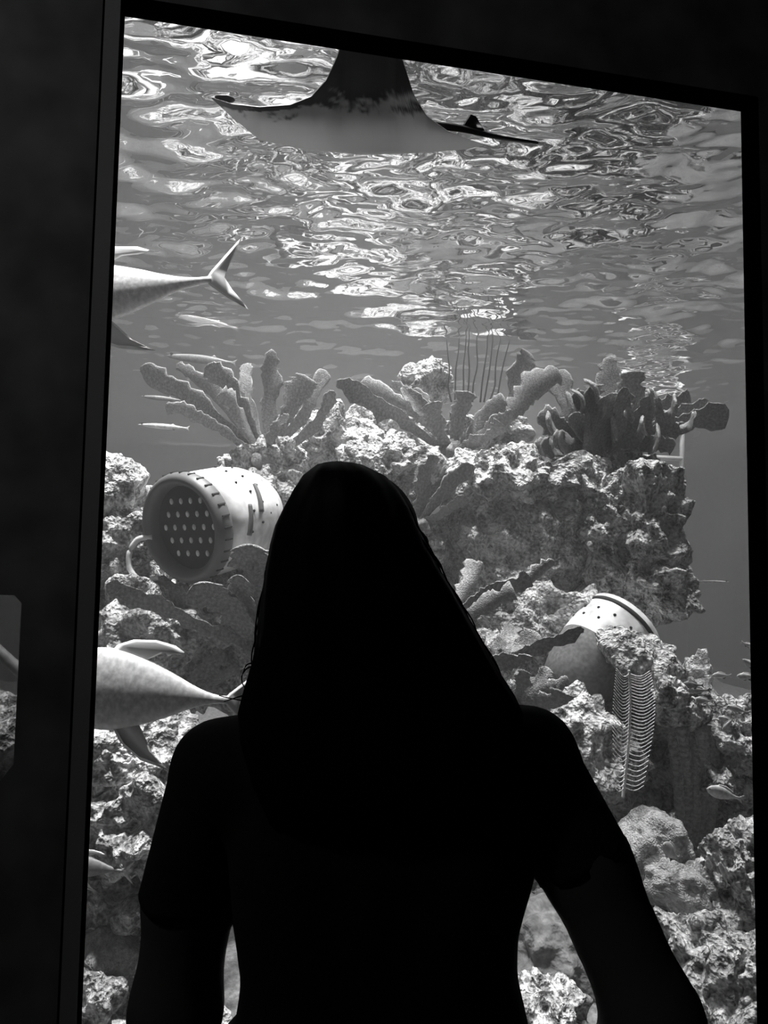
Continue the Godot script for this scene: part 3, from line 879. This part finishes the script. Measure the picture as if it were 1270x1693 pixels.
func field_mesh(bones: Array, cell: float, blend: float) -> Array:
	# a bone is [a, b, radius at a, radius at b, flatten in z]
	var lo := Vector3.INF
	var hi := -Vector3.INF
	for b in bones:
		var r: float = maxf(b[2], b[3]) + blend + cell * 2
		for p in [b[0], b[1]]:
			lo = lo.min(p - Vector3.ONE * r)
			hi = hi.max(p + Vector3.ONE * r)
	var n := Vector3i(((hi - lo) / cell).ceil()) + Vector3i.ONE
	var f := PackedFloat32Array()
	f.resize(n.x * n.y * n.z)
	f.fill(1.0)
	for b in bones:
		var A: Vector3 = b[0]
		var B: Vector3 = b[1]
		var ra: float = b[2]
		var rb: float = b[3]
		var zs: float = b[4] if b.size() > 4 else 1.0
		var r := maxf(ra, rb) + blend + cell * 2
		var l := Vector3i(((A.min(B) - Vector3.ONE * r - lo) / cell).floor()).clamp(Vector3i.ZERO, n - Vector3i.ONE)
		var h := Vector3i(((A.max(B) + Vector3.ONE * r - lo) / cell).ceil()).clamp(Vector3i.ZERO, n - Vector3i.ONE)
		var sc := Vector3(1, 1, zs)
		var a2 := A * sc
		var ab := B * sc - a2
		var q := maxf(ab.length_squared(), 1e-9)
		for k in range(l.z, h.z + 1):
			for j in range(l.y, h.y + 1):
				var at := (k * n.y + j) * n.x
				for i in range(l.x, h.x + 1):
					var p := (lo + Vector3(i, j, k) * cell) * sc - a2
					var t := clampf(p.dot(ab) / q, 0.0, 1.0)
					var d := (p - ab * t).length() - lerpf(ra, rb, t)
					var e := f[at + i]
					var m := maxf(blend - absf(d - e), 0.0) / blend
					f[at + i] = minf(d, e) - m * m * blend * 0.25
	var v := PackedVector3Array()
	var idx := PackedInt32Array()
	var where := {}
	var st := [1, n.x, n.x * n.y]
	for k in n.z - 1:
		for j in n.y - 1:
			for i in n.x - 1:
				var o := (k * n.y + j) * n.x + i
				var inside := 0
				for c in 8:
					if f[o + (c & 1) + (c >> 1 & 1) * n.x + (c >> 2) * n.x * n.y] < 0: inside += 1
				if inside == 0 or inside == 8: continue
				var sum := Vector3.ZERO
				var cnt := 0
				for e in EDGES:
					var c0: int = e[0]
					var c1: int = e[1]
					var f0 := f[o + (c0 & 1) + (c0 >> 1 & 1) * n.x + (c0 >> 2) * n.x * n.y]
					var f1 := f[o + (c1 & 1) + (c1 >> 1 & 1) * n.x + (c1 >> 2) * n.x * n.y]
					if (f0 < 0) != (f1 < 0):
						var u := f0 / (f0 - f1)
						sum += Vector3(c0 & 1, c0 >> 1 & 1, c0 >> 2).lerp(Vector3(c1 & 1, c1 >> 1 & 1, c1 >> 2), u)
						cnt += 1
				where[o] = v.size()
				v.append(lo + (Vector3(i, j, k) + sum / cnt) * cell)
	for o: int in where:
		for ax in 3:
			var o2: int = o + st[ax]
			if (f[o] < 0) == (f[o2] < 0): continue
			var s1: int = st[(ax + 1) % 3]
			var s2: int = st[(ax + 2) % 3]
			if not (where.has(o - s1) and where.has(o - s2) and where.has(o - s1 - s2)): continue
			var a: int = where[o]
			var b: int = where[o - s1]
			var c: int = where[o - s1 - s2]
			var d: int = where[o - s2]
			idx.append_array([a, c, b, a, d, c] if f[o] < 0 else [a, b, c, a, c, d])
	return [v, idx]

const EDGES := [[0, 1], [2, 3], [4, 5], [6, 7], [0, 2], [1, 3], [4, 6], [5, 7], [0, 4], [1, 5], [2, 6], [3, 7]]

func together(parts: Array) -> ArrayMesh:
	var v := PackedVector3Array()
	var idx := PackedInt32Array()
	for p in parts:
		var o := v.size()
		v.append_array(p[0])
		for i in p[1]: idx.append(i + o)
	return commit(v, idx)

func sleeve(a: Vector3, b: Vector3, ra: float, rb: float) -> Array:      # a short sleeve that ends in a clean hem
	var v := PackedVector3Array()
	var idx := PackedInt32Array()
	var ax := (b - a).normalized()
	var u := ax.cross(Vector3.BACK).normalized()
	var w := ax.cross(u)
	var n := 36
	var rings := 14
	for i in rings:
		var t := minf(i / float(rings - 3), 1.0)
		var inside := 0.004 * maxf(0.0, i - (rings - 3))
		for j in n:
			var q := TAU * j / n
			var r := lerpf(ra, rb, t) + 0.0015 * t * sin(q * 5.0 + 1.0) - inside
			v.append(a.lerp(b, t) - ax * inside + (u * cos(q) + w * sin(q)) * r)
	for i in rings - 1:
		for j in n:
			var k := i * n + j
			var m := i * n + (j + 1) % n
			idx.append_array([k, m, k + n, m, m + n, k + n])
	return [v, idx]

func hand(wrist: Vector3, along: Vector3, out: Vector3, curl: float) -> Array:
	# along: where the fingers point; out: from the palm's middle towards the thumb
	var palm_n := along.cross(out).normalized()
	var b := [[wrist, wrist + along * 0.03, 0.024, 0.026]]
	for i in 4:
		var side := out * (0.03 - 0.02 * i)
		b.append([wrist + along * 0.02 + side * 0.6, wrist + along * 0.085 + side, 0.014, 0.012])
		var p := wrist + along * 0.085 + side
		var dir := along
		for k in 3:
			dir = dir.rotated(palm_n.cross(along).normalized(), curl * 0.5)
			var q: Vector3 = p + dir * [0.038, 0.024, 0.019][k] * [0.92, 1.05, 1.0, 0.8][i]
			b.append([p, q, 0.0098 - k * 0.0008, 0.009 - k * 0.0008])
			p = q
	var tb := wrist + along * 0.025 + out * 0.03
	b.append([wrist + along * 0.01 + out * 0.015, tb, 0.016, 0.014])
	b.append([tb, tb + (along * 0.7 + out * 0.7).normalized() * 0.035, 0.0115, 0.0105])
	b.append([tb + (along * 0.7 + out * 0.7).normalized() * 0.035, tb + (along * 0.7 + out * 0.7).normalized() * 0.035 + (along * 0.95 + out * 0.2) * 0.028, 0.0105, 0.009])
	return b

func person() -> void:
	var base := P(612, 1000, BD + 0.03)
	base.y = 0.0
	var t := thing("person", "woman seen from behind in dark T-shirt, long dark hair, hand on hip", "person", base)
	var yaw := Basis(Vector3.UP, deg_to_rad(-11.393))
	t.basis = yaw
	var inv := yaw.inverse()
	var L := func(x: float, y: float, dd := 0.0) -> Vector3: return inv * (P(x, y, BD + dd) - base)
	var u := BD / F
	var torso := [[617, 1285, 212, 0.02], [632, 1395, 230, 0.03], [625, 1470, 212, 0.03], [621, 1525, 200, 0.03], [627, 1600, 198, 0.03], [631, 1710, 218, 0.03], [632, 1850, 245, 0.03]]
	var body := []
	var shirt := []
	for i in torso.size() - 1:
		var a: Array = torso[i]
		var b: Array = torso[i + 1]
		# each level as a bar across, so the trunk is broad and shallow
		for part in 2:
			var dst: Array = body if part == 0 else shirt
			var grow := 0.0 if part == 0 else 0.012
			for s in [-1, 0, 1]:
				var ra: float = a[2] * 0.46
				var rb: float = b[2] * 0.46
				dst.append([L.call(a[0] + s * (a[2] - ra), a[1], a[3]), L.call(b[0] + s * (b[2] - rb), b[1], b[3]), ra * u + grow, rb * u + grow, 1.0])
	# shoulders and neck
	for s in [[362.0, 1268.0], [876.0, 1246.0]]:
		body.append([L.call(600, 1195, 0.03), L.call(s[0], s[1], 0.03), 0.046, 0.037])
		shirt.append([L.call(600, 1215, 0.03), L.call(s[0], s[1], 0.03), 0.058, 0.047])
	body.append([L.call(592, 1010, 0.05), L.call(602, 1190, 0.04), 0.05, 0.06])
	# arms: the left hangs, the right is set on the hip with its elbow out
	var elbow_l: Vector3 = L.call(290, 1670, 0.02)
	var wrist_l: Vector3 = L.call(300, 2010, 0.08)
	var elbow_r: Vector3 = L.call(1083, 1688, -0.06)
	var wrist_r: Vector3 = L.call(925, 1900, 0.02)
	body.append([L.call(366, 1280, 0.03), L.call(310, 1470, 0.03), 0.039, 0.046])
	body.append([L.call(314, 1480, 0.03), elbow_l, 0.0505, 0.0495])
	body.append([elbow_l, wrist_l, 0.047, 0.026])
	body.append([L.call(870, 1256, 0.03), L.call(966, 1425, 0.0), 0.040, 0.047])
	body.append([L.call(966, 1425, 0.0), elbow_r, 0.0505, 0.047])
	body.append([elbow_r, wrist_r, 0.046, 0.026])
	shirt.append([L.call(364, 1270, 0.03), L.call(352, 1315, 0.03), 0.05, 0.052])
	shirt.append([L.call(874, 1250, 0.03), L.call(896, 1296, 0.025), 0.05, 0.052])
	var cuffs := [sleeve(L.call(358, 1275, 0.03), L.call(309, 1490, 0.03), 0.053, 0.057), sleeve(L.call(876, 1252, 0.03), L.call(967, 1428, 0.0), 0.053, 0.057)]
	# hips, legs, feet
	var jeans := []
	for s in [-1, 1]:
		var hip := Vector3(s * 0.09, 0.86, -0.02)
		var knee := Vector3(s * 0.1, 0.48, -0.03)
		var ankle := Vector3(s * 0.11, 0.09, 0.01)
		body.append([hip, knee, 0.085, 0.058])
		body.append([knee, ankle, 0.056, 0.036])
		body.append([ankle + Vector3(0, -0.04, 0.02), ankle + Vector3(s * 0.02, -0.055, -0.16), 0.036, 0.026])
		jeans.append([hip + Vector3(0, 0.04, 0), knee, 0.105, 0.07])
		jeans.append([knee, ankle, 0.068, 0.056])
	jeans.append([Vector3(-0.07, 0.93, -0.02), Vector3(0.07, 0.93, -0.02), 0.115, 0.115])
	# head with a face turned to the tank
	var hc: Vector3 = L.call(585, 905, 0.04)
	var head := [[hc + Vector3(0, 0.015, 0.012), hc + Vector3(0, 0.02, -0.015), 0.078, 0.076], [hc + Vector3(0, -0.02, -0.045), hc + Vector3(0, -0.075, -0.055), 0.056, 0.036],
		[hc + Vector3(0, -0.005, -0.093), hc + Vector3(0, -0.03, -0.108), 0.008, 0.012], [hc + Vector3(-0.018, -0.058, -0.09), hc + Vector3(0.018, -0.058, -0.09), 0.007, 0.007],
		[hc + Vector3(-0.045, 0.012, -0.078), hc + Vector3(0.045, 0.012, -0.078), 0.012, 0.012], [hc + Vector3(0, -0.06, -0.0), hc + Vector3(0, -0.14, 0.01), 0.05, 0.052]]
	for s in [-1, 1]:
		head.append([hc + Vector3(s * 0.077, 0.005, 0.0), hc + Vector3(s * 0.08, -0.03, -0.005), 0.014, 0.009])
	var hl := hand(wrist_l, (wrist_l - elbow_l).normalized(), Vector3(0.3, 0, -1).normalized(), 0.35)
	var dir: Vector3 = (Vector3(0.0, 0.8, -0.02) - wrist_r)
	dir.z = -0.05
	dir.y = -0.03
	var hr := hand(wrist_r, dir.normalized(), Vector3(0.1, 0.95, 0.2).normalized(), 0.3)
	var bm := together([field_mesh(body, 0.012, 0.03), field_mesh(head, 0.004, 0.014), field_mesh(hl, 0.0035, 0.006), field_mesh(hr, 0.0035, 0.006)])
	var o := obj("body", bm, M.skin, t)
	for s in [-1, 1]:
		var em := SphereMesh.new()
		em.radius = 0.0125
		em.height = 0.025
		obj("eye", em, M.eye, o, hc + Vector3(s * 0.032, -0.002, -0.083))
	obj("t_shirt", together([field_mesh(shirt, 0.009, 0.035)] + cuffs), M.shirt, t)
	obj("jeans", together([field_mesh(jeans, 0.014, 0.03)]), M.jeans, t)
	for s in [-1, 1]:
		obj("shoe", together([field_mesh([[Vector3(s * 0.11, 0.045, 0.04), Vector3(s * 0.13, 0.04, -0.15), 0.045, 0.038]], 0.01, 0.02)]), M.gasket, t)
	# hair: sections down the photo's outline, thick at the head, a sheet on the back
	var rows := []
	var hair := [[766, 545, 572, 0.03, 0.02], [772, 522, 604, 0.03, 0.045], [790, 500, 640, 0.028, 0.07], [815, 484, 662, 0.025, 0.085], [840, 470, 678, 0.022, 0.09], [870, 456, 691, 0.018, 0.092],
		[900, 448, 704, 0.014, 0.09], [940, 440, 728, 0.006, 0.085], [980, 435, 751, -0.005, 0.078], [1020, 431, 774, -0.012, 0.07], [1060, 425, 796, -0.02, 0.06], [1090, 420, 813, -0.024, 0.055],
		[1120, 412, 832, -0.03, 0.05], [1150, 402, 852, -0.035, 0.045], [1180, 395, 866, -0.04, 0.04], [1230, 400, 860, -0.055, 0.03], [1300, 420, 835, -0.06, 0.024], [1360, 450, 800, -0.06, 0.016], [1385, 480, 760, -0.058, 0.008]]
	for h in hair:
		var row := PackedVector3Array()
		var n := 72
		for j in n:
			var a := TAU * j / n
			var k := 1.0 + 0.03 * sin(j * 5.3) + 0.025 * nf.get_noise_2d(j * 3.1, h[0] * 0.01)
			var x: float = (h[1] + h[2]) / 2.0 + cos(a) * (h[2] - h[1]) / 2.0 * (1.0 + (k - 1.0) * 0.5)
			row.append(L.call(x, h[0] + (12 * nf.get_noise_1d(j * 7.0) if h[0] > 1300 else 0.0), h[3]) + Vector3(0, 0, sin(a) * h[4] * k))
		rows.append(row)
	var hm := obj("hair", loft(rows), M.hair, t)
	var v := PackedVector3Array()
	var idx := PackedInt32Array()
	var wisps := []
	for i in 64:
		var left := i % 2 == 0
		var y0 := rng.randf_range(775, 1050)
		var k := 0
		while hair[k + 1][0] < y0: k += 1
		var x0: float = lerpf(hair[k][1 if left else 2], hair[k + 1][1 if left else 2], (y0 - hair[k][0]) / (hair[k + 1][0] - hair[k][0])) + (6 if left else -6)
		var s := -1.0 if left else 1.0
		var len := rng.randf_range(60, 170)
		var slope := -0.12 if left else 0.5
		wisps.append([V(x0, y0), V(x0 + s * rng.randf_range(4, 14) + slope * len * 0.5, y0 + len * 0.5), V(x0 + s * rng.randf_range(-2, 10) + slope * len, y0 + len)])
	wisps.append([V(440, 1100), V(412, 1103), V(400, 1118), V(404, 1136), V(420, 1142)])
	wisps.append([V(436, 1095), V(410, 1098), V(402, 1112)])
	wisps.append([V(420, 1145), V(395, 1152), V(370, 1160)])
	wisps.append([V(425, 1155), V(400, 1158), V(362, 1150)])
	for w in wisps:
		var pts := []
		for p in w: pts.append(L.call(p.x, p.y, 0.0))
		var tm := tube(smooth_line(pts, 12), 0.0011, 0.0005, 4)
		var ar := tm.surface_get_arrays(0)
		var first := v.size()
		v.append_array(ar[Mesh.ARRAY_VERTEX])
		for q in ar[Mesh.ARRAY_INDEX]: idx.append(first + q)
	obj("loose_strands", commit(v, idx), M.hair, hm).set_meta("kind", "stuff")
